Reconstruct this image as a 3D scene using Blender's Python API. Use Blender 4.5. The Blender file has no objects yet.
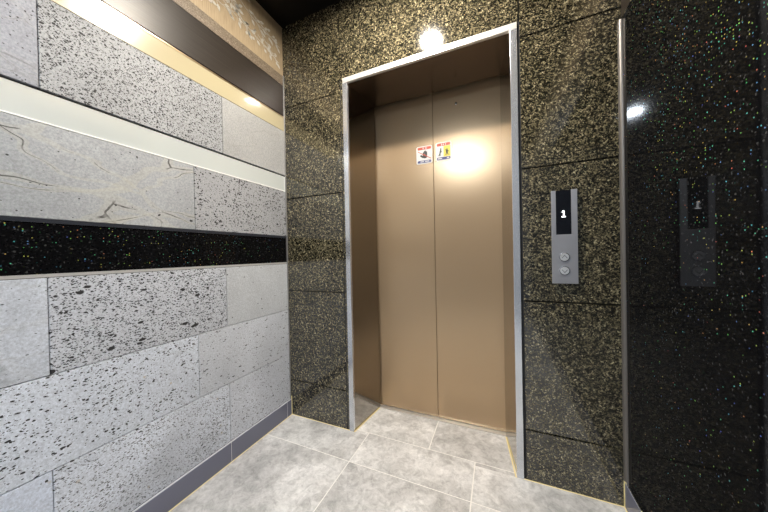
import bpy, bmesh, math, random
from mathutils import Vector, Matrix

sc = bpy.context.scene
COL = sc.collection
# ------------------------------------------------------------------ camera
cam_d = bpy.data.cameras.new('camera'); cam = bpy.data.objects.new('camera', cam_d); COL.objects.link(cam)
sc.camera = cam
FPX, YAW, PITCH, ROLL = 265.2265, 0.4044, -0.0075, -0.0204
cam_d.sensor_fit = 'HORIZONTAL'; cam_d.sensor_width = 36.0; cam_d.lens = 36.0 * FPX / 768.0
cam_d.clip_start = 0.02
cY, sY = math.cos(YAW), math.sin(YAW)
d0 = Vector((-sY, cY, 0)); r0 = Vector((cY, sY, 0)); u0 = Vector((0, 0, 1))
F = d0 * math.cos(PITCH) + u0 * math.sin(PITCH); U = u0 * math.cos(PITCH) - d0 * math.sin(PITCH)
R2 = r0 * math.cos(ROLL) + U * math.sin(ROLL); U2 = U * math.cos(ROLL) - r0 * math.sin(ROLL)
M = Matrix((R2, U2, -F)).transposed().to_4x4(); M.translation = Vector((1.2995, -1.385, 1.0668))
cam.matrix_world = M

# ------------------------------------------------------------------ world, exposure
w = bpy.data.worlds.new('world'); sc.world = w; w.use_nodes = True
w.node_tree.nodes['Background'].inputs[0].default_value = (0.80, 0.88, 1.0, 1)
w.node_tree.nodes['Background'].inputs[1].default_value = 0.24
vs = sc.view_settings
vs.view_transform = 'Standard'; vs.look = 'None'; vs.exposure = 0.14; vs.gamma = 1.0; vs.use_curve_mapping = False
LAMP_NEAR = 1300.0      # radiance of the downlight in front of the doors
LAMP_FAR = 1500.0       # radiance of the downlight behind the camera
COL_NEAR = (1.0, 0.91, 0.79)
COL_FAR = (0.80, 0.90, 1.0)

CEIL = 2.593
XR = 1.7770            # right wall
YF = -3.4              # open end of the lobby
FX1, FX2 = 0.4595, 1.3976   # outer edges of the elevator frame
FZ = 2.125
DY = 0.3127            # plane of the door leaves
DX1, DXM, DX2 = 0.531, 0.931, 1.3275

# ------------------------------------------------------------------ helpers
def link(name, bm, mat, parent=None, smooth=False, kind=None):
    me = bpy.data.meshes.new(name); 
    bmesh.ops.recalc_face_normals(bm, faces=bm.faces)
    bm.to_mesh(me); bm.free()
    if smooth:
        for p in me.polygons: p.use_smooth = True
    o = bpy.data.objects.new(name, me); COL.objects.link(o)
    if mat: me.materials.append(mat)
    if parent: o.parent = parent
    if kind: o['kind'] = kind
    return o
def empty(name, loc=(0, 0, 0)):
    o = bpy.data.objects.new(name, None); COL.objects.link(o); o.location = loc; o.empty_display_size = .1
    return o
def tag(o, label, cat, group=None):
    o['label'] = label; o['category'] = cat
    if group: o['group'] = group
    return o
def box(bm, a, b, bev=0.0, seg=1):
    t = bmesh.new(); bmesh.ops.create_cube(t, size=1)
    for v in t.verts:
        v.co = Vector([(a[i] + b[i]) / 2 + v.co[i] * (b[i] - a[i]) for i in range(3)])
    if bev > 0: bmesh.ops.bevel(t, geom=t.edges[:], offset=bev, segments=seg, affect='EDGES', profile=.5)
    me = bpy.data.meshes.new('t'); t.to_mesh(me); t.free(); bm.from_mesh(me); bpy.data.meshes.remove(me)
def bx(a, b, bev=0.0, seg=1):
    bm = bmesh.new(); box(bm, a, b, bev, seg); return bm
def prism(bm, pts, n):
    """closed solid from a polygon (3D points) swept by vector n"""
    n = Vector(n); a = [bm.verts.new(Vector(p)) for p in pts]; b = [bm.verts.new(Vector(p) + n) for p in pts]
    bm.faces.new(a); bm.faces.new(b[::-1]); k = len(pts)
    for i in range(k): bm.faces.new((a[i], b[i], b[(i + 1) % k], a[(i + 1) % k]))
def hexa(bm, c):
    """solid from 8 corners: 4 of one face then 4 of the opposite one"""
    v = [bm.verts.new(Vector(p)) for p in c]
    for f in ((0,1,2,3),(7,6,5,4),(0,4,5,1),(1,5,6,2),(2,6,7,3),(3,7,4,0)): bm.faces.new([v[i] for i in f])
def disc_y(bm, cx, y0, y1, cz, r, n=40, r2=None):
    """disc with its axis along y; r2: outer radius at y0 (chamfer)"""
    r2 = r if r2 is None else r2
    a = [bm.verts.new((cx + r * math.cos(t), y1, cz + r * math.sin(t))) for t in [2 * math.pi * i / n for i in range(n)]]
    b = [bm.verts.new((cx + r2 * math.cos(t), y0, cz + r2 * math.sin(t))) for t in [2 * math.pi * i / n for i in range(n)]]
    bm.faces.new(a); bm.faces.new(b[::-1])
    for i in range(n): bm.faces.new((a[i], b[i], b[(i + 1) % n], a[(i + 1) % n]))
def lathe_z(prof, cx, cy, n=48):
    bm = bmesh.new(); rings = []
    for r, z in prof:
        rings.append([bm.verts.new((cx + r * math.cos(2*math.pi*i/n), cy + r * math.sin(2*math.pi*i/n), z)) for i in range(n)])
    for a, b in zip(rings, rings[1:]):
        for i in range(n): bm.faces.new((a[i], a[(i+1) % n], b[(i+1) % n], b[i]))
    return bm

# ------------------------------------------------------------------ materials
class NT:
    def __init__(s, name):
        s.m = bpy.data.materials.new(name); s.m.use_nodes = True; s.t = s.m.node_tree; s.n = s.t.nodes
        s.b = s.n['Principled BSDF']
    def node(s, typ, **kw):
        x = s.n.new(typ)
        for k, v in kw.items():
            if k.startswith('i_'): x.inputs[k[2:].replace('_', ' ')].default_value = v
            else: setattr(x, k, v)
        return x
    def l(s, a, b): s.t.links.new(a, b)
    def coord(s, scale=(1, 1, 1), loc=(0, 0, 0), rot=(0, 0, 0)):
        tc = s.node('ShaderNodeTexCoord'); mp = s.node('ShaderNodeMapping')
        mp.inputs['Scale'].default_value = scale; mp.inputs['Location'].default_value = loc; mp.inputs['Rotation'].default_value = rot
        s.l(tc.outputs['Object'], mp.inputs['Vector']); return mp.outputs['Vector']
    def noise(s, vec, scale, detail=3, rough=.5, dist=0):
        x = s.node('ShaderNodeTexNoise'); s.l(vec, x.inputs['Vector'])
        x.inputs['Scale'].default_value = scale; x.inputs['Detail'].default_value = detail
        x.inputs['Roughness'].default_value = rough; x.inputs['Distortion'].default_value = dist
        return x.outputs['Fac']
    def voro(s, vec, scale, feature='F1', rnd=1):
        x = s.node('ShaderNodeTexVoronoi', feature=feature); s.l(vec, x.inputs['Vector']); x.inputs['Scale'].default_value = scale
        x.inputs['Randomness'].default_value = rnd; return x
    def ramp(s, fac, stops, interp='LINEAR'):
        x = s.node('ShaderNodeValToRGB'); cr = x.color_ramp; cr.interpolation = interp
        while len(cr.elements) < len(stops): cr.elements.new(.5)
        for e, (p, c) in zip(cr.elements, stops):
            e.position = p; e.color = (*c, 1) if isinstance(c, tuple) else (c, c, c, 1)
        s.l(fac, x.inputs['Fac']); return x.outputs['Color']
    def math(s, op, a, b=None, clamp=False):
        x = s.node('ShaderNodeMath', operation=op, use_clamp=clamp)
        for i, v in enumerate((a, b)):
            if v is None: continue
            if isinstance(v, (int, float)): x.inputs[i].default_value = v
            else: s.l(v, x.inputs[i])
        return x.outputs[0]
    def mix(s, fac, a, b, mode='MIX'):
        x = s.node('ShaderNodeMix', data_type='RGBA', blend_type=mode)
        for sock, v in ((x.inputs[0], fac), (x.inputs[6], a), (x.inputs[7], b)):
            if isinstance(v, (int, float)): sock.default_value = v
            elif isinstance(v, tuple): sock.default_value = (*v, 1)
            else: s.l(v, sock)
        return x.outputs[2]
    def bump(s, h, strength, dist=.002):
        x = s.node('ShaderNodeBump'); s.l(h, x.inputs['Height']); x.inputs['Strength'].default_value = strength
        x.inputs['Distance'].default_value = dist; s.l(x.outputs['Normal'], s.b.inputs['Normal'])
    def base(s, c):
        if isinstance(c, tuple): s.b.inputs['Base Color'].default_value = (*c, 1)
        else: s.l(c, s.b.inputs['Base Color'])
    def set(s, **kw):
        for k, v in kw.items():
            k = k.replace('_', ' ')
            if isinstance(v, (int, float, tuple)): s.b.inputs[k].default_value = v
            else: s.l(v, s.b.inputs[k])
        return s.m

def plain(name, col, rough=.5, metal=0, ior=1.5):
    t = NT(name); t.base(col); return t.set(Roughness=rough, Metallic=metal, IOR=ior)

def granite_green():
    t = NT('green_gold_granite'); v = t.coord((1, 1, 1))
    wv = t.node('ShaderNodeTexNoise'); t.l(v, wv.inputs['Vector']); wv.inputs['Scale'].default_value = 55; wv.inputs['Detail'].default_value = 2
    vm = t.node('ShaderNodeVectorMath', operation='MULTIPLY_ADD'); t.l(wv.outputs['Color'], vm.inputs[0]); vm.inputs[1].default_value = (.012, .012, .012); t.l(v, vm.inputs[2])
    vo = t.voro(vm.outputs[0], 225); sep = t.node('ShaderNodeSeparateColor'); t.l(vo.outputs['Color'], sep.inputs[0])
    gq = t.voro(vm.outputs[0], 88); sq = t.node('ShaderNodeSeparateColor'); t.l(gq.outputs['Color'], sq.inputs[0])
    c1 = t.ramp(sep.outputs[0], [(0, (.007, .0085, .007)), (.25, (.018, .018, .0125)), (.45, (.052, .046, .028)), (.72, (.118, .100, .058)), (.90, (.215, .183, .11)), (1, (.38, .335, .22))])
    n = t.noise(v, 70, 4, .6); k = t.ramp(n, [(.38, .35), (.60, 1.25)])
    c = t.mix(1.0, c1, k, 'MULTIPLY')
    c = t.mix(1.0, c, t.ramp(sq.outputs[0], [(.15, .50), (.45, 1.08)]), 'MULTIPLY')
    n2 = t.noise(v, 9, 2, .5); k2 = t.ramp(n2, [(.3, .75), (.7, 1.15)])
    c = t.mix(1.0, c, k2, 'MULTIPLY')
    t.base(c); return t.set(Roughness=.07, IOR=1.85)

def granite_galaxy():
    t = NT('black_glitter_granite'); v = t.coord()
    sx = t.node('ShaderNodeSeparateXYZ'); t.l(v, sx.inputs[0]); cb = t.node('ShaderNodeCombineXYZ')
    t.l(sx.outputs[1], cb.inputs[0]); t.l(sx.outputs[2], cb.inputs[1])
    vo = t.voro(cb.outputs[0], 125); vo.voronoi_dimensions = '2D'; sep = t.node('ShaderNodeSeparateColor'); t.l(vo.outputs['Color'], sep.inputs[0])
    near = t.math('LESS_THAN', vo.outputs['Distance'], .18)
    # mica density paints in lamp glints: denser away from the corner and higher up
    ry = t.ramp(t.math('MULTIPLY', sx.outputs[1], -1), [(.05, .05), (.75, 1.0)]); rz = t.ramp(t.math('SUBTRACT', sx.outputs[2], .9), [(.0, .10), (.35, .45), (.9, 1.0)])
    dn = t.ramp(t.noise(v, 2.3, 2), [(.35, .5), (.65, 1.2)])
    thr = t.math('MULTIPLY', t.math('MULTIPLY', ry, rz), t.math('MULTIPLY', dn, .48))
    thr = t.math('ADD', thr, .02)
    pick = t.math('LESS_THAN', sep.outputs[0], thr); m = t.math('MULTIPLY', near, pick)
    hsv = t.node('ShaderNodeCombineColor', mode='HSV'); t.l(t.math('MULTIPLY', sep.outputs[1], .66), hsv.inputs[0]); hsv.inputs[1].default_value = .78
    t.l(t.math('MULTIPLY', sep.outputs[2], .55), hsv.inputs[2]); 
    fine = t.voro(v, 240); s2 = t.node('ShaderNodeSeparateColor'); t.l(fine.outputs['Color'], s2.inputs[0])
    b = t.ramp(s2.outputs[0], [(0, (.003, .003, .0035)), (.82, (.004, .004, .0045)), (.97, (.014, .014, .015)), (1, (.06, .06, .06))])
    t.base(t.mix(m, b, hsv.outputs[0])); return t.set(Roughness=.04, IOR=1.5, Specular_IOR_Level=.12)

def stone(name, seed, tint=(.50, .50, .50), dens=.5, size=90, big=0.0, stretch=1.25, slant=.35, veins=0.0, grade=None, mott=.5, rust=0.0, row_light=1.0):
    """grey basalt facing; dens: share of pores, size: pores per metre, big: extra large holes"""
    t = NT(name); o = seed * 7.31
    v = t.coord((1, 1, 1), (o, o * .7, o * 1.3))
    vp = t.coord((1, 1, stretch), (o, o, o), (slant, 0, 0))
    tint = tuple(a * b * row_light for a, b in zip(tint, (.765, .795, .85)))  # evener wall light put into the colour: upper rows darkened, lower rows lightened
    n1 = t.noise(v, 3.0, 4, .55, .4); n2 = t.noise(v, 160, 3, .7)
    c = t.mix(1.0, tint, t.ramp(n1, [(.30, 1 - .34 * mott), (.70, 1 + .30 * mott)]), 'MULTIPLY')
    c = t.mix(1.0, c, t.ramp(n2, [(.32, .74), (.68, 1.16)]), 'MULTIPLY')
    hole = None
    def pores(sc_, share, r, msk=None):
        nonlocal hole
        wn = t.node('ShaderNodeTexNoise'); t.l(vp, wn.inputs['Vector']); wn.inputs['Scale'].default_value = sc_ * .9
        vm = t.node('ShaderNodeVectorMath', operation='MULTIPLY_ADD'); t.l(wn.outputs['Color'], vm.inputs[0]); vm.inputs[1].default_value = (.7 / sc_,) * 3; t.l(vp, vm.inputs[2])
        vo = t.voro(vm.outputs[0], sc_); sp = t.node('ShaderNodeSeparateColor'); t.l(vo.outputs['Color'], sp.inputs[0])
        rr = t.math('MULTIPLY', sp.outputs[1], r)
        a = t.math('SUBTRACT', rr, vo.outputs['Distance']); a = t.math('MULTIPLY', a, 14, True)
        lim = share
        if msk is not None: lim = t.math('MULTIPLY', msk, share)
        pk = t.math('LESS_THAN', sp.outputs[0], lim); a = t.math('MULTIPLY', a, pk)
        hole = a if hole is None else t.math('MAXIMUM', hole, a)
    dm = t.ramp(t.noise(v, 6, 2), [(.3, .45), (.7, 1.3)])
    if grade:  # pores gather towards one corner of the slab (grade = y, z, reach)
        sx = t.node('ShaderNodeSeparateXYZ'); tc = t.node('ShaderNodeTexCoord'); t.l(tc.outputs['Object'], sx.inputs[0])
        gy = t.math('ABSOLUTE', t.math('SUBTRACT', sx.outputs[1], grade[0])); gz = t.math('ABSOLUTE', t.math('SUBTRACT', sx.outputs[2], grade[1]))
        g = t.math('ADD', t.math('MULTIPLY', gy, .35), gz); g = t.math('SUBTRACT', 1.35, t.math('DIVIDE', g, grade[2]), True)
    if dens > 0:
        pores(size * 1.0, dens * .75, .62, dm); pores(size * 1.9, dens * 1.0, .62, dm)
    if big > 0: pores(size * .42, big, .50, g if grade else None)
    if veins > 0:
        for k, (s_, w_) in enumerate(((2.2, .0055), (4.3, .005))):
            vv = t.coord((1, .6, 1.5), (o + k * 3, o, o - k), (.35 - .6 * k, 0, 0))
            wn = t.node('ShaderNodeTexNoise'); t.l(vv, wn.inputs['Vector']); wn.inputs['Scale'].default_value = 4; wn.inputs['Detail'].default_value = 2.5; wn.inputs['Roughness'].default_value = .6
            vm = t.node('ShaderNodeVectorMath', operation='MULTIPLY_ADD'); t.l(wn.outputs['Color'], vm.inputs[0]); vm.inputs[1].default_value = (.22, .22, .22); t.l(vv, vm.inputs[2])
            ed = t.voro(vm.outputs[0], s_, 'DISTANCE_TO_EDGE').outputs['Distance']
            ln = t.math('LESS_THAN', ed, w_); br = t.ramp(t.noise(v, 5, 4, .75), [(.46, 0.0), (.56, 1.0)])
            c = t.mix(t.math('MULTIPLY', t.math('LESS_THAN', ed, w_ * 6), .16 * veins), c, (.55, .51, .38))
            c = t.mix(t.math('MULTIPLY', t.math('MULTIPLY', ln, br), .9 * min(1, veins)), c, (.06, .058, .055))
    if rust > 0:
        vo = t.voro(v, 16); c = t.mix(t.math('MULTIPLY', t.math('LESS_THAN', vo.outputs['Distance'], .09), rust), c, (.42, .30, .12))
    if hole is not None:
        c = t.mix(hole, c, (.022, .022, .023))
        inv = t.math('SUBTRACT', 1.0, hole); h = t.math('ADD', inv, t.math('MULTIPLY', n2, .12)); t.bump(h, .55, .002)
    else: t.bump(n2, .25, .0006)
    t.base(c); return t.set(Roughness=.62, IOR=1.45)

def brushed(name, col, rough=.28, aniso=.5, axis='x', streak=.12, rot=0.0, metal=1.0):
    t = NT(name); s = (1.2, 1.2, 520) if axis == 'x' else (420, 420, 2.5)
    v = t.coord(s); n = t.noise(v, 1, 3, .6)
    c = t.mix(1.0, col, t.ramp(n, [(.3, 1 - streak), (.7, 1 + streak * .4)]), 'MULTIPLY'); t.base(c)
    rg = rough
    return t.set(Roughness=rg, Metallic=metal, Anisotropic=aniso, Anisotropic_Rotation=rot)

def floor_mat():
    t = NT('grey_stone_look_tile'); tc = t.node('ShaderNodeTexCoord')
    at = t.node('ShaderNodeAttribute', attribute_name='tile'); 
    vm = t.node('ShaderNodeVectorMath', operation='MULTIPLY_ADD'); t.l(at.outputs['Color'], vm.inputs[0]); vm.inputs[1].default_value = (9, 7, 5); t.l(tc.outputs['Object'], vm.inputs[2])
    v = vm.outputs[0]
    a = t.noise(v, 2.6, 6, .58, .9); b = t.noise(v, 9, 5, .65, .6); f = t.noise(v, 60, 4, .75); m_ = t.noise(v, 24, 5, .75, .8)
    c = t.ramp(a, [(.28, (.43, .422, .415)), (.45, (.53, .522, .512)), (.56, (.63, .622, .61)), (.72, (.74, .73, .72))])
    c = t.mix(1.0, c, t.ramp(b, [(.34, .78), (.5, 1.0), (.66, 1.13)]), 'MULTIPLY')
    c = t.mix(1.0, c, t.ramp(f, [(.3, .86), (.7, 1.1)]), 'MULTIPLY')
    c = t.mix(1.0, c, t.ramp(m_, [(.36, .76), (.5, 1.0), (.64, 1.12)]), 'MULTIPLY')
    vv = t.noise(v, 3.4, 5, .6, 1.2); rd = t.math('ABSOLUTE', t.math('SUBTRACT', vv, .5))
    c = t.mix(t.math('MULTIPLY', t.math('LESS_THAN', rd, .004), .16), c, (.75, .73, .70))
    t.base(c); t.bump(f, .08, .0005); return t.set(Roughness=.34, IOR=1.45)

def wallpaper_mat():
    t = NT('tan_grasscloth_paper'); v = t.coord((1, 260, 14)); n = t.noise(v, 1, 3, .6)
    c = t.ramp(n, [(.3, (.30, .225, .135)), (.7, (.46, .36, .23))]); t.base(c); t.bump(n, .2, .0006); return t.set(Roughness=.55)
def weave_mat():
    t = NT('brown_textured_border'); v = t.coord((1, 60, 150), (0, 0, 0), (.5, 0, 0)); n = t.noise(v, 1.2, 4, .7, 2.5)
    c = t.ramp(n, [(.38, (.085, .062, .042)), (.50, (.15, .115, .08)), (.60, (.30, .245, .175))]); t.base(c); t.bump(n, .4, .001); return t.set(Roughness=.5)
def dark_strip_mat():
    t = NT('dark_brushed_bronze_panel'); v = t.coord((1, 3, 320)); n = t.noise(v, 1, 4, .65)
    c = t.ramp(n, [(.3, (.017, .013, .010)), (.7, (.036, .029, .023))]); t.base(c); t.bump(n, .25, .0004)
    return t.set(Roughness=.36, Metallic=.0, IOR=1.38)

def emit(name, col, strength):
    t = NT(name); t.base((0, 0, 0)); t.b.inputs['Emission Color'].default_value = (*col, 1); t.b.inputs['Emission Strength'].default_value = strength
    return t.m

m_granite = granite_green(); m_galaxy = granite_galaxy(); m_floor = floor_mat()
m_door = brushed('bronze_brushed_steel', (.47, .335, .205), .27, .35, 'x', .006, metal=.66)
m_soffit = brushed('dark_bronze_steel', (.17, .135, .11), .24, .4, 'x', .04)
m_jamb = brushed('brown_brushed_steel', (.38, .355, .32), .10, .0, 'z', .03)
m_polish = plain('polished_steel', (.80, .81, .84), .09, 1)
m_face = plain('semi_polished_steel', (.66, .68, .72), .16, .75)
m_head = plain('satin_header_steel', (.80, .78, .75), .36, .6)
m_satin = brushed('satin_steel', (.50, .50, .53), .36, .4, 'x', .01, metal=.7)
m_trim = plain('grey_satin_trim', (.14, .13, .12), .40, .5)
m_lightedge = plain('pale_edge_trim', (.80, .80, .78), .25)
m_trimlight = plain('grey_edge_trim', (.40, .39, .38), .35)
m_darkedge = plain('charcoal_edge_trim', (.025, .028, .036), .3)
m_brass = plain('tan_metal_edge', (.45, .34, .22), .3, 1)
def glass_strip(name, col, ci):
    t = NT(name); t.base(col); return t.set(Roughness=.22, IOR=1.42, Coat_Weight=1.0, Coat_Roughness=.02, Coat_IOR=ci)
m_cream = glass_strip('cream_back_painted_glass', (.45, .395, .255), 1.7); m_white = glass_strip('pale_grey_back_painted_glass', (.54, .575, .565), 2.4)
m_ceil = plain('dark_brown_lacquer_ceiling', (.006, .005, .004), .35, 0, 1.25)
m_grout = plain('white_grout', (.82, .80, .76), .8)
m_caulk = plain('yellow_caulk', (.80, .68, .34), .5)
m_skirt = plain('blue_grey_skirting_tile', (.17, .175, .235), .18)
m_skirtgrout = plain('pale_skirting_grout', (.55, .56, .60), .6)
m_back = plain('dark_joint_backing', (.012, .012, .013), .8)
m_black = plain('black_display_glass', (.006, .007, .010), .08)
m_paper = wallpaper_mat(); m_weave = weave_mat(); m_dark = dark_strip_mat()
m_silver = plain('silver_ink', (.66, .64, .58), .36, .2)
m_digit = emit('white_lit_digit', (.95, .97, 1), 3.0)

# ------------------------------------------------------------------ floor
rnd = random.Random(3)
floor = empty('floor'); floor['kind'] = 'structure'
link('grout_bed', bx((-.03, YF, -.06), (XR + .03, .0, -.0012)), m_grout, floor)
link('grout_bed', bx((DX1 - .05, .0, -.06), (DX2 + .09, DY - .03, -.0012)), m_grout, floor)
bm = bmesh.new(); fl = bm.loops.layers.float_color.new('tile')
g = .0027
ya, yb, xA, xC, xB = .0218, -.2125, .5786, 1.1786, .9388
def tile(x0, x1, y0, y1, nx0=None, nx1=None):
    """tile quad; nx0/nx1 give the x at the far edge for the splayed niche"""
    col = (rnd.random(), rnd.random(), rnd.random(), 1)
    a = [(x0 + g, y0 + g), (x1 - g, y0 + g), ((nx1 if nx1 is not None else x1) - g, y1 - g), ((nx0 if nx0 is not None else x0) + g, y1 - g)]
    top = [bm.verts.new((x, y, 0)) for x, y in a]; bot = [bm.verts.new((x, y, -.01)) for x, y in a]
    fs = [bm.faces.new(top), bm.faces.new(bot[::-1])] + [bm.faces.new((top[i], bot[i], bot[(i+1) % 4], top[(i+1) % 4])) for i in range(4)]
    for f in fs:
        for l in f.loops: l[fl] = col
tile(-g, xA, yb, 0); tile(xA, xC, yb, 0 if 0 else ya - .0); tile(xC, XR + g, yb, 0)
tile(FX1 + .034, xA, 0 - g * 2, ya, FX1 + .038)
tile(FX1 + .038, xB, ya, DY - .03, DX1 - .01); tile(xB, FX2 - .037, ya, DY - .03, None, DX2 + .006)
tile(xC, FX2 - .034, -g * 2, ya, None, FX2 - .037)
y1 = yb
while y1 > YF + .01:
    y0 = max(YF, y1 - .6)
    tile(-g, xA, y0, y1); tile(xA, xC, y0, y1); tile(xC, XR + g, y0, y1); y1 -= .6
link('floor_tiles', bm, m_floor, floor)
bm = bmesh.new()
cw = .005
box(bm, (.0, -.0035, -.001), (FX1 + .012, 0, .0022)); box(bm, (FX2 - .004, -.0035, -.001), (XR, 0, .0022))
box(bm, (0.0095, YF, -.001), (.0135, -.0035, .0022)); box(bm, (XR - .0135, YF, -.001), (XR - .0095, -.0035, .0022))
hexa(bm, [(FX1 + .03, -.004, 0), (FX1 + .036, -.004, 0), (DX1 + .004, DY - .034, 0), (DX1 - .001, DY - .034, 0),
          (FX1 + .03, -.004, .0025), (FX1 + .036, -.004, .0025), (DX1 + .004, DY - .034, .0025), (DX1 - .001, DY - .034, .0025)])
hexa(bm, [(FX2 - .037, -.004, 0), (FX2 - .031, -.004, 0), (DX2 + .003, DY - .034, 0), (DX2 - .003, DY - .034, 0),
          (FX2 - .037, -.004, .0025), (FX2 - .031, -.004, .0025), (DX2 + .003, DY - .034, .0025), (DX2 - .003, DY - .034, .0025)])
box(bm, (FX1, -.0045, -.001), (FX1 + .036, -.0005, .002)); box(bm, (FX2 - .037, -.0045, -.001), (FX2, -.0005, .002))
link('floor_caulk', bm, m_caulk, floor)

# ------------------------------------------------------------------ ceiling with round openings
LAMPS = [('near', .886, -.525), ('far', .83, -2.45)]
LR = .062
ceil = empty('ceiling', (0, 0, CEIL)); ceil['kind'] = 'structure'
bm = bmesh.new()
def ring_panel(bm, x0, x1, y0, y1, cx, cy, r, z0, z1, n=48):
    def edge_pt(t):
        c, s = math.cos(t), math.sin(t); k = 1e9
        for v, lo, hi, q in ((c, x0, x1, cx), (s, y0, y1, cy)):
            if v > 1e-9: k = min(k, (hi - q) / v)
            elif v < -1e-9: k = min(k, (lo - q) / v)
        return (cx + c * k, cy + s * k)
    ts = sorted(set([2 * math.pi * i / n for i in range(n)] + [math.atan2(y - cy, x - cx) % (2 * math.pi) for x in (x0, x1) for y in (y0, y1)]))
    inn = [[bm.verts.new((cx + r * math.cos(t), cy + r * math.sin(t), z)) for t in ts] for z in (z0, z1)]
    out = [[bm.verts.new((*edge_pt(t), z)) for t in ts] for z in (z0, z1)]
    k = len(ts)
    for i in range(k):
        j = (i + 1) % k
        bm.faces.new((inn[0][i], inn[0][j], out[0][j], out[0][i])); bm.faces.new((inn[1][i], out[1][i], out[1][j], inn[1][j]))
        bm.faces.new((inn[0][i], inn[1][i], inn[1][j], inn[0][j])); bm.faces.new((out[0][i], out[0][j], out[1][j], out[1][i]))
ring_panel(bm, -.03, XR + .03, -1.4, 0.03, .886, -.525, LR + .002, 0, .04)
ring_panel(bm, -.03, XR + .03, YF, -1.4, .83, -2.45, LR + .002, 0, .04)
link('ceiling_board', bm, m_ceil, ceil)
link('ceiling_void', bx((-.03, YF, .13), (XR + .03, .03, .15)), m_back, ceil)

# ------------------------------------------------------------------ left wall
wl = empty('wall_left'); wl['kind'] = 'structure'
link('wall_backing', bx((-.08, YF, 0), (-.012, 0, CEIL)), m_back, wl)
G = .0010
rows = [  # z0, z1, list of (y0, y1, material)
 (1.605, 1.900, [(-1.641, -1.041, stone('stone_smooth_bluish', 1, (.52, .52, .55), .05, 120, veins=.35, mott=.5, row_light=0.80)),
                 (-1.041, -.441, stone('stone_dense_pores', 2, (.60, .595, .58), .66, 122, big=.10, mott=.35, row_light=0.72)),
                 (-.441, 0, stone('stone_smooth_beige', 3, (.56, .545, .51), 0, mott=.35, veins=.12, row_light=0.80))]),
 (1.199, 1.497, [(-1.19, -.588, stone('stone_veined', 4, (.50, .50, .49), .02, 90, veins=1.0, mott=.55, row_light=0.84)),
                 (-.588, 0, stone('stone_fine_pores', 5, (.52, .51, .50), .55, 100, big=.05, mott=.35, row_light=0.88))]),
 (.708, 1.0145, [(-1.637, -1.036, stone('stone_pale_few_pores', 6, (.56, .57, .59), .05, 70, stretch=2.2, mott=.45, veins=.25, row_light=1.21)),
                (-1.036, -.440, stone('stone_elongated_pores', 7, (.55, .55, .56), .80, 85, big=.12, stretch=1.7, slant=.45, mott=.3, row_light=1.29)),
                (-.440, 0, stone('stone_plain_pale', 8, (.56, .56, .55), .012, 60, mott=.35, row_light=1.21))]),
 (.408, .706, [(-1.187, -.587, stone('stone_graded_holes', 9, (.53, .54, .56), .34, 105, big=.55, stretch=1.6, slant=.5, grade=(-1.187, .408, .20), mott=.35, rust=.5, row_light=1.50)),
               (-.587, 0, stone('stone_streaked_pores', 10, (.47, .47, .475), .16, 60, stretch=2.8, slant=.55, mott=.45, row_light=1.59))]),
 (.104, .406, [(-1.637, -1.037, stone('stone_plain_bluish', 11, (.44, .455, .49), .02, 60, mott=.35, rust=.3, row_light=1.77)),
               (-1.037, -.437, stone('stone_mottled_pores', 12, (.46, .465, .48), .40, 85, stretch=2.2, slant=.5, mott=.6, rust=.35, row_light=1.77)),
               (-.437, 0, stone('stone_grey_pores', 13, (.43, .43, .44), .20, 70, stretch=2.2, slant=.4, mott=.4, row_light=1.80))]),
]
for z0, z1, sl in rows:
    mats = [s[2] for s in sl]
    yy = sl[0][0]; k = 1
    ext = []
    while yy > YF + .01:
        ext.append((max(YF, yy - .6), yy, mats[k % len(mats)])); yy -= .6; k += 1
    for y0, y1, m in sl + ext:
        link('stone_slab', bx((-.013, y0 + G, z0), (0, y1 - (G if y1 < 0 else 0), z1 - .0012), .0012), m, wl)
def yz(name, z0, z1, x0, x1, m, y0=YF, y1=0.0, bev=0.0, parent=wl): return link(name, bx((x0, y0, z0), (x1, y1, z1), bev), m, parent)
yz('cream_glass_strip', 1.9015, 1.992, -.012, -.001, m_cream, y1=-.001)
yz('tan_edge', 1.9925, 1.9975, -.012, .0015, m_brass)
yz('shadow_gap', 1.9980, 2.0035, -.012, -.006, m_darkedge)
yz('dark_panel', 2.004, 2.204, -.012, 0.0, m_dark, bev=.001)
yz('brown_border', 2.205, 2.267, -.012, 0.0, m_weave)
paper = yz('wallpaper', 2.2675, CEIL, -.012, -.002, m_paper)
yz('shadow_gap', 1.598, 1.604, -.012, -.009, m_darkedge)
yz('pale_glass_strip', 1.503, 1.598, -.012, -.006, m_white, y1=-.004)
yz('pale_edge', 1.4975, 1.5025, -.012, .0006, m_lightedge)
link('pale_edge', bx((-.012, -.004, 1.503), (.0004, -.0005, 1.598)), m_lightedge, wl)
yz('charcoal_edge', 1.186, 1.198, -.012, -.001, m_darkedge)
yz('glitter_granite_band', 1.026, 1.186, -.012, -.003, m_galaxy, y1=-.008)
link('band_end_trim', bx((-.012, -.008, 1.026), (0, -.001, 1.186)), m_trim, wl)
yz('grey_edge', 1.0155, 1.0255, -.012, .0003, m_trimlight)

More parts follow.
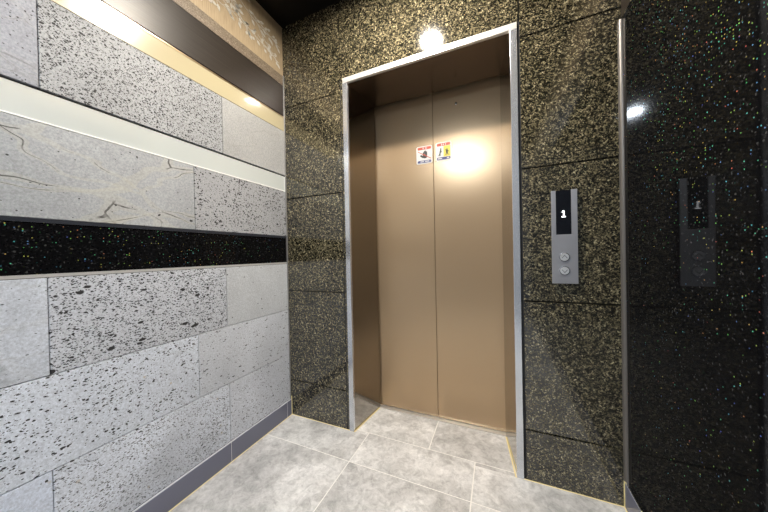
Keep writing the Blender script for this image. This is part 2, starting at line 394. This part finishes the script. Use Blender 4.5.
# silver flowering branches printed on the wallpaper
def leaf(bm, c, ang, L, W, cut=True):
    ca, sa = math.cos(ang), math.sin(ang)
    def P(u, v): return (-.002, c[0] + u * ca - v * sa, c[1] + u * sa + v * ca)
    n = 6
    for side in (-1, 1):
        pts = [P(L * i / n, side * .0006) for i in range(n + 1)] + [P(L * i / n, side * (W * math.sin(math.pi * min(1, (i / n) ** .8)) + .0007)) for i in range(n - 1, 0, -1)]
        prism(bm, pts if side > 0 else pts[::-1], (.0006, 0, 0))
def stem(bm, pts, wd=.0016):
    for (a, b) in zip(pts, pts[1:]):
        d = Vector((b[0] - a[0], b[1] - a[1])); 
        if d.length < 1e-5: continue
        n = Vector((-d.y, d.x)).normalized() * wd
        prism(bm, [(-.002, a[0] - n.x, a[1] - n.y), (-.002, a[0] + n.x, a[1] + n.y), (-.002, b[0] + n.x, b[1] + n.y), (-.002, b[0] - n.x, b[1] - n.y)], (.0005, 0, 0))
bm = bmesh.new(); rl = random.Random(11)
def branch(y, z, ang, n, step, spread, size, wd):
    pts = [(y, z)]; a = ang
    for i in range(n):
        a += rl.uniform(-.14, .14) + .03; y += step * math.cos(a); z += step * math.sin(a)
        if z < 2.285 or z > 2.578 or y > -.01: break
        pts.append((y, z))
        if i > 0:
            s = 1 if i % 2 else -1; la = a + s * rl.uniform(.5, .95)
            tw = (y + .022 * math.cos(la), z + .022 * math.sin(la)); 
            if 2.28 < tw[1] < 2.57 and tw[0] < -.03:
                stem(bm, [(y, z), tw], wd * .6); leaf(bm, tw, la + rl.uniform(-.2, .2), size * rl.uniform(.6, 1.1), size * .22)
    stem(bm, pts, wd)
    if 2.30 < z < 2.56 and y < -.05: leaf(bm, (y, z), a, size, size * .28)
for oy in (0, -1.05, -2.1):
    for (y, z, an, n) in ((-.78, 2.60, -.30, 15), (-.70, 2.57, -.55, 9), (-.56, 2.55, -.62, 8), (-.44, 2.52, -.75, 8), (-.50, 2.545, -.22, 14), (-.33, 2.52, -.75, 9),
                          (-.26, 2.50, -.35, 9), (-.22, 2.49, -.9, 8), (-.66, 2.45, -.45, 9), (-.48, 2.44, -.6, 8), (-.36, 2.43, -.5, 8), (-.20, 2.40, -.5, 6), (-.74, 2.50, -.7, 8), (-.62, 2.50, -.9, 6), (-.85, 2.56, -.8, 9)):
        if y + oy > YF + .1: branch(y + oy, min(z, 2.576), an, n, .030, 1, .031, .0013)
link('silver_branches', bm, m_silver, paper)

# ------------------------------------------------------------------ back wall (granite cladding)
wb = empty('wall_back'); wb['kind'] = 'structure'
T = .02
for a, b in (((-.08, 0, 0), (FX1 - .012, 0, 0)), ((FX2 + .012, 0, 0), (XR + .08, 0, 0))):
    link('wall_backing', bx((a[0], T, 0), (b[0], .45, CEIL)), m_back, wb)
link('wall_backing', bx((FX1 - .012, T, FZ + .012), (FX2 + .012, .45, CEIL)), m_back, wb)
Z = [.0, .2363, .8362, 1.447, 2.0522, CEIL]
e = .0034
for x0, x1 in ((.0, .4415), (1.4055, XR)):
    for z0, z1 in zip(Z, Z[1:]):
        hx0 = x0 if x0 == 0 else x0 + e; hx1 = x1 - e if x1 < 1 else x1
        xx0, xx1 = hx0, hx1
        link('granite_panel', bx((xx0, 0, z0 + (e if z0 else 0.0)), (xx1, T, z1 - (e if z1 < CEIL else 0)), .0006), m_granite, wb)
link('granite_panel', bx((.4415 + e, 0, FZ + .005), (1.4055 - e, T, CEIL), .0006), m_granite, wb)
# narrow granite returns between cladding joint and steel frame, dark joint line
link('granite_joint', bx((.4415 - e, .003, 0), (FX1 - .0004, T, FZ + .005)), m_back, wb)
link('granite_return', bx((.4415 + e, 0.0, 0.0), (FX1 - .003, .003, FZ + .003)), m_granite, wb)
link('granite_joint', bx((FX2 + .0004, .003, 0), (1.4055 + e, T, FZ + .005)), m_back, wb)

tl = link('trim_1', bx((0, -.007, .104), (.0065, 0, 2.27), .001), plain('pale_grey_trim', (.24, .235, .23), .4, .4), None, kind='structure')
bm = bmesh.new()
pts = [(XR, 0)] + [(XR - .013 * math.cos(t), -.013 * math.sin(t)) for t in [math.pi / 2 * i / 8 for i in range(9)]]
prism(bm, [(x, y, .112) for x, y in pts], (0, 0, 1.996 - .112))
link('trim_2', bm, m_trim, None, kind='structure')

# ------------------------------------------------------------------ right wall
wr = empty('wall_right'); wr['kind'] = 'structure'
link('wall_backing', bx((XR + .012, YF, 0), (XR + .08, 0, CEIL)), m_back, wr)
yy = 0.0
while yy > YF + .01:
    y0 = max(YF, yy - 1.7)
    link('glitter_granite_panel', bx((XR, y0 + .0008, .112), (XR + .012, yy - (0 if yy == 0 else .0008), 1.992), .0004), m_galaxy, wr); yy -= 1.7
link('steel_edge', bx((XR - .004, YF, 1.9925), (XR + .012, 0, 1.9985)), m_polish, wr)
link('dark_panel', bx((XR, YF, 1.999), (XR + .012, 0, 2.204)), m_dark, wr)
link('brown_border', bx((XR, YF, 2.2045), (XR + .012, 0, 2.267)), m_weave, wr)
link('wallpaper', bx((XR, YF, 2.2675), (XR + .012, 0, CEIL)), m_paper, wr)

# skirting tiles (left, right)
for side, x0, x1, top in (('left', 0.0, .0095, .100), ('right', XR - .0095, XR, .100)):
    b = empty('baseboard_' + side); b['kind'] = 'structure'
    js = [-.041, -.440, -1.04, -1.64, -2.24, -2.84] if side == 'left' else [-.6, -1.2, -1.8, -2.4, -3.0]
    prev = 0.0
    for j in js + [YF]:
        link('skirting_tile', bx((x0, j + .0022 if j > YF else j, .001), (x1, prev - (.0022 if prev < 0 else .001), top), .0008), m_skirt, b); prev = j
    link('skirting_grout', bx((x0 + (.001 if side == 'left' else .002), YF, .001), (x1 - (.002 if side == 'left' else .001), -.001, top + .0035)), m_skirtgrout, b)
    if side == 'left':
        link('corner_caulk', bx((x1 - .001, -.0035, .002), (x1 + .003, 0, .125)), m_caulk, b)
    else:
        link('corner_caulk', bx((x0 - .003, -.0035, .002), (x0 + .001, 0, .122)), m_caulk, b)
        link('steel_edge', bx((x0 + .001, YF, .1038), (x1, -.002, .112)), m_polish, b)

# ------------------------------------------------------------------ elevator frame
fr = empty('elevator_frame', ((FX1 + FX2) / 2, 0, 0))
fr.location = (0, 0, 0)
tag(fr, 'polished steel elevator surround with brown steel jambs set in green granite wall', 'door frame')
YO = -.006
wS = .030
# stiles: face strip + splayed jamb
def stile(x0, x1): return bx((x0, YO, .001), (x1, .012, FZ - .030), .0015, 2)
link('stile', stile(FX1, FX1 + wS), m_face, fr); link('stile', stile(FX2 - wS, FX2), m_face, fr)
link('header', bx((FX1, YO, FZ - .0295), (FX2, .012, FZ), .0015, 2), m_head, fr)
ZI = 2.098; ZB = 2.082
yB = DY - .018
for sgn, xo, xi in ((1, FX1 + wS, DX1), (-1, FX2 - wS, DX2)):
    bm = bmesh.new(); k = .02 * sgn
    hexa(bm, [(xo, .0121, .0012), (xo - k, .0121, .0012), (xi - k, yB, .0012), (xi, yB, .0012),
              (xo, .0121, ZI), (xo - k, .0121, ZI), (xi - k, yB, ZB + .01), (xi, yB, ZB + .01)])
    link('jamb', bm, m_jamb, fr)
bm = bmesh.new()
hexa(bm, [(FX1 + wS - .015, .0121, ZI - .003), (FX2 - wS + .015, .0121, ZI - .003), (DX2 + .015, yB, ZB), (DX1 - .015, yB, ZB),
          (FX1 + wS - .015, .0121, ZI + .02), (FX2 - wS + .015, .0121, ZI + .02), (DX2 + .015, yB, ZB + .02), (DX1 - .015, yB, ZB + .02)])
link('soffit', bm, m_soffit, fr)
bm = bmesh.new()
box(bm, (DX1 - .03, DY - .028, -.01), (DX2 + .03, DY - .006, .0035)); box(bm, (DX1 - .03, DY + .002, -.01), (DX2 + .03, DY + .05, .0035)); box(bm, (DX1 - .03, DY - .006, -.01), (DX2 + .03, DY + .002, -.004))
link('sill', bm, m_lightedge if 0 else plain('aluminium_sill', (.75, .74, .72), .35, .8), fr)

# ------------------------------------------------------------------ door leaves
def leaf_door(x0, x1, label):
    o = link('elevator_door', bx((x0, DY, .006), (x1, DY + .03, 2.12), .0015, 2), m_door)
    tag(o, label, 'elevator door', None); return o
dl = leaf_door(DX1 - .03, DXM - .0012, 'left brushed bronze steel elevator door leaf with hand warning sticker')
dr = leaf_door(DXM + .0012, DX2 + .03, 'right brushed bronze steel elevator door leaf with keyhole and yellow sticker')
bm = bmesh.new(); disc_y(bm, 1.078, DY - .0025, DY + .001, 1.989, .0085, 28, .0075)
kh = link('keyhole', bm, m_polish, dr, True); kh['label'] = 'chrome emergency release keyhole'
bm = bmesh.new(); disc_y(bm, 1.078, DY - .0028, DY - .002, 1.989, .0045, 20)
link('key_slot', bm, m_black, kh)

# ------------------------------------------------------------------ stickers
m_swhite = plain('sticker_white', (.50, .50, .50), .5); m_sred = plain('sticker_red', (.34, .035, .012), .5)
m_sblue = plain('sticker_blue', (.016, .024, .12), .5); m_syel = plain('sticker_yellow', (.50, .43, .05), .5); m_sblk = plain('sticker_black', (.006, .010, .010), .5)
m_sskin = plain('sticker_pink', (.25, .08, .07), .5)
def rr(x0, x1, z0, z1, r, n=5):
    P = []
    for cx, cz, a0 in ((x1 - r, z1 - r, 0), (x0 + r, z1 - r, 90), (x0 + r, z0 + r, 180), (x1 - r, z0 + r, 270)):
        for i in range(n + 1):
            t = math.radians(a0 + 90 * i / n); P.append((cx + r * math.cos(t), cz + r * math.sin(t)))
    return P
def flat(name, polys, y, mat, parent, th=.0004):
    bm = bmesh.new()
    for P in polys: prism(bm, [(x, y, z) for x, z in P], (0, th, 0))
    return link(name, bm, mat, parent)
def rect(x0, x1, z0, z1): return [(x0, z0), (x1, z0), (x1, z1), (x0, z1)]
def bar(x0, z0, x1, z1, w_):
    d = Vector((x1 - x0, z1 - z0)); n = Vector((-d.y, d.x)).normalized() * w_ / 2
    return [(x0 - n.x, z0 - n.y), (x1 - n.x, z1 - n.y), (x1 + n.x, z1 + n.y), (x0 + n.x, z0 + n.y)]
def sticker(x0, x1, z0, z1, label, right):
    y = DY - .0008
    s = link('warning_sticker', (lambda bm: (prism(bm, [(x, y, z) for x, z in rr(x0, x1, z0, z1, .010)], (0, .0006, 0)), bm)[1])(bmesh.new()), m_swhite)
    tag(s, label, 'sticker')
    W, H = x1 - x0, z1 - z0; X = lambda u: x0 + u * W; ZZ = lambda v: z0 + v * H
    yy = y - .0004
    hd = rr(X(.07), X(.93), ZZ(.80), ZZ(.95), .007); flat('red_header', [hd], yy, m_sred, s)
    flat('blue_footer', [rr(X(.07), X(.93), ZZ(.05), ZZ(.19), .006)], yy, m_sblue, s)
    if not right:
        # two glyph-like words in the header, a white caption field in the footer
        g_ = [rect(X(.40), X(.48), ZZ(.845), ZZ(.865)), rect(X(.43), X(.45), ZZ(.825), ZZ(.85)), bar(X(.40), ZZ(.875), X(.44), ZZ(.925), .003), bar(X(.48), ZZ(.875), X(.44), ZZ(.925), .003),
              rr(X(.56), X(.62), ZZ(.85), ZZ(.92), .003), rect(X(.65), X(.67), ZZ(.825), ZZ(.93)), rect(X(.56), X(.64), ZZ(.828), ZZ(.84))]
        flat('header_lettering', g_, yy - .0004, m_swhite, s)
        flat('caption_field', [rr(X(.24), X(.48), ZZ(.095), ZZ(.15), .0025)], yy - .0004, m_swhite, s)
        flat('caption_field', [rr(X(.54), X(.80), ZZ(.095), ZZ(.15), .0025)], yy - .0004, m_swhite, s)
        hand = [rr(X(.42), X(.68), ZZ(.30), ZZ(.52), .012)]
        for u, v in ((.44, .66), (.51, .73), (.58, .74), (.65, .68)):
            hand.append(rr(X(u - .034), X(u + .034), ZZ(.46), ZZ(v), .0024))
        hand.append(bar(X(.46), ZZ(.36), X(.25), ZZ(.49), .012))
        flat('black_hand', hand, yy, m_sblk, s)
        # prohibition slash and knuckles
        flat('red_slash', [bar(X(.10), ZZ(.72), X(.93), ZZ(.25), .0045)], yy - .0004, m_sred, s)
        flat('hand_shading', [bar(X(.47), ZZ(.56), X(.62), ZZ(.42), .006)], yy - .0003, m_sskin, s)
    else:
        flat('header_lettering', [rect(X(.36), X(.41), ZZ(.82), ZZ(.93)), rr(X(.47), X(.54), ZZ(.84), ZZ(.91), .003), rect(X(.62), X(.66), ZZ(.82), ZZ(.93))], yy - .0004, m_swhite, s)
        flat('caption_field', [rr(X(.14), X(.40), ZZ(.095), ZZ(.15), .0025)], yy - .0004, m_swhite, s)
        flat('caption_field', [rr(X(.70), X(.85), ZZ(.095), ZZ(.15), .0025)], yy - .0004, m_swhite, s)
        flat('yellow_field', [rect(X(.50), X(.93), ZZ(.21), ZZ(.785))], yy, m_syel, s)
        f = [rr(X(.29), X(.37), ZZ(.60), ZZ(.69), .003), bar(X(.33), ZZ(.60), X(.28), ZZ(.42), .009), bar(X(.28), ZZ(.43), X(.19), ZZ(.27), .006), bar(X(.29), ZZ(.43), X(.28), ZZ(.26), .005), bar(X(.32), ZZ(.56), X(.39), ZZ(.46), .004)]
        flat('leaning_figure', f, yy, m_sblk, s)
        f = [rr(X(.68), X(.76), ZZ(.54), ZZ(.62), .003), bar(X(.72), ZZ(.54), X(.71), ZZ(.40), .011), bar(X(.70), ZZ(.41), X(.64), ZZ(.27), .0045), bar(X(.73), ZZ(.41), X(.79), ZZ(.28), .0045), bar(X(.72), ZZ(.51), X(.60), ZZ(.57), .0035), bar(X(.72), ZZ(.51), X(.84), ZZ(.46), .0035)]
        flat('small_figure', f, yy - .0004, m_sblk, s)
    return s
sticker(.820, .925, 1.648, 1.762, 'white sticker with black hand and red slash on left door leaf', False)
sticker(.947, 1.046, 1.650, 1.766, 'half yellow warning sticker with two small figures on right door leaf', True)

# ------------------------------------------------------------------ call panel
cp = empty('call_panel', (1.572, 0, .920))
tag(cp, 'narrow satin steel elevator call panel showing floor 1 on granite wall', 'call panel')
def cl(name, bm, mat, parent=cp, smooth=False):
    bmesh.ops.translate(bm, verts=bm.verts, vec=(-1.572, 0, -.920)); o = link(name, bm, mat, None, smooth); o.parent = parent; return o
PX0, PX1, PZ0, PZ1 = 1.5205, 1.6165, .922, 1.329
cl('housing', bx((PX0 + .003, -.012, PZ0 + .003), (PX1 - .003, 0, PZ1 - .003)), m_darkedge)
fz = bmesh.new(); box(fz, (PX0, -.016, PZ0), (PX1, -.012, 1.136), .0006)
box(fz, (PX0, -.016, 1.1362), (1.5380, -.012, PZ1), .0006); box(fz, (1.5945, -.016, 1.1362), (PX1, -.012, PZ1), .0006)
cl('faceplate', fz, m_satin)
dsp = cl('display', bx((1.5385, -.0152, 1.137), (1.594, -.012, PZ1 - .001), .0004), m_black)
bm = bmesh.new()
def pr(P): prism(bm, [(x, -.0162, z) for x, z in P], (0, .0009, 0))
pr(rect(1.5645, 1.5692, 1.2150, 1.2400)); pr(rect(1.5590, 1.5745, 1.2110, 1.2152)); pr([(1.5590, 1.2310), (1.5645, 1.2330), (1.5645, 1.2400), (1.5630, 1.2400)])
dg = link('digit', bm, m_digit, None); 
bmesh_off = Vector((-1.572, 0, -.920))
for v_ in dg.data.vertices: v_.co += bmesh_off
dg.parent = dsp
m_btn = plain('button_face', (.72, .73, .75), .35, .6); m_arrow = plain('arrow_grey', (.16, .17, .19), .4)
for zc, up in ((1.0375, 1), (.978, -1)):
    bm = bmesh.new(); disc_y(bm, 1.567, -.0185, -.0158, zc, .0205, 40, .0195)
    b = cl('call_button', bm, m_polish)
    bm = bmesh.new(); disc_y(bm, 1.567, -.0192, -.0184, zc, .0168, 40, .0162); cl('button_face', bm, m_btn, b)
    bm = bmesh.new(); s = up
    for P in (bar(1.5675, zc + s * .0085, 1.5570, zc - s * .0045, .0024), bar(1.5665, zc + s * .0085, 1.5770, zc - s * .0045, .0024)):
        prism(bm, [(x, -.0197, z) for x, z in P], (0, .0005, 0))
    cl('arrow', bm, m_arrow, b)

# ------------------------------------------------------------------ downlights
def downlight(x, y, col, strength, label):
    t = empty('downlight', (x, y, CEIL)); tag(t, label, 'ceiling light')
    def loc(bm): return bm
    link('trim_ring', lathe_z([(LR + .012, -.0005), (LR + .012, -.004), (LR + .003, -.005), (LR - .001, -.003), (LR - .001, .004)], 0, 0), m_lightedge, t, True)
    link('lamp_housing', lathe_z([(LR + .0015, .004), (LR + .0015, .05), (.002, .052)], 0, 0), m_darkedge, t, True)
    bm = bmesh.new(); bmesh.ops.create_circle(bm, cap_ends=True, radius=LR - .0012, segments=48)
    ex = bmesh.ops.extrude_face_region(bm, geom=bm.faces[:])
    for v in [g_ for g_ in ex['geom'] if isinstance(g_, bmesh.types.BMVert)]: v.co.z += .008
    bmesh.ops.translate(bm, verts=bm.verts, vec=(0, 0, -.001))
    link('diffuser', bm, emit('lamp_glow', col, strength), t)
downlight(.886, -.525, COL_NEAR, LAMP_NEAR, 'round recessed warm downlight in dark ceiling in front of elevator doors')
downlight(.83, -2.45, COL_FAR, LAMP_FAR, 'round recessed cool downlight in dark ceiling farther from elevator doors')
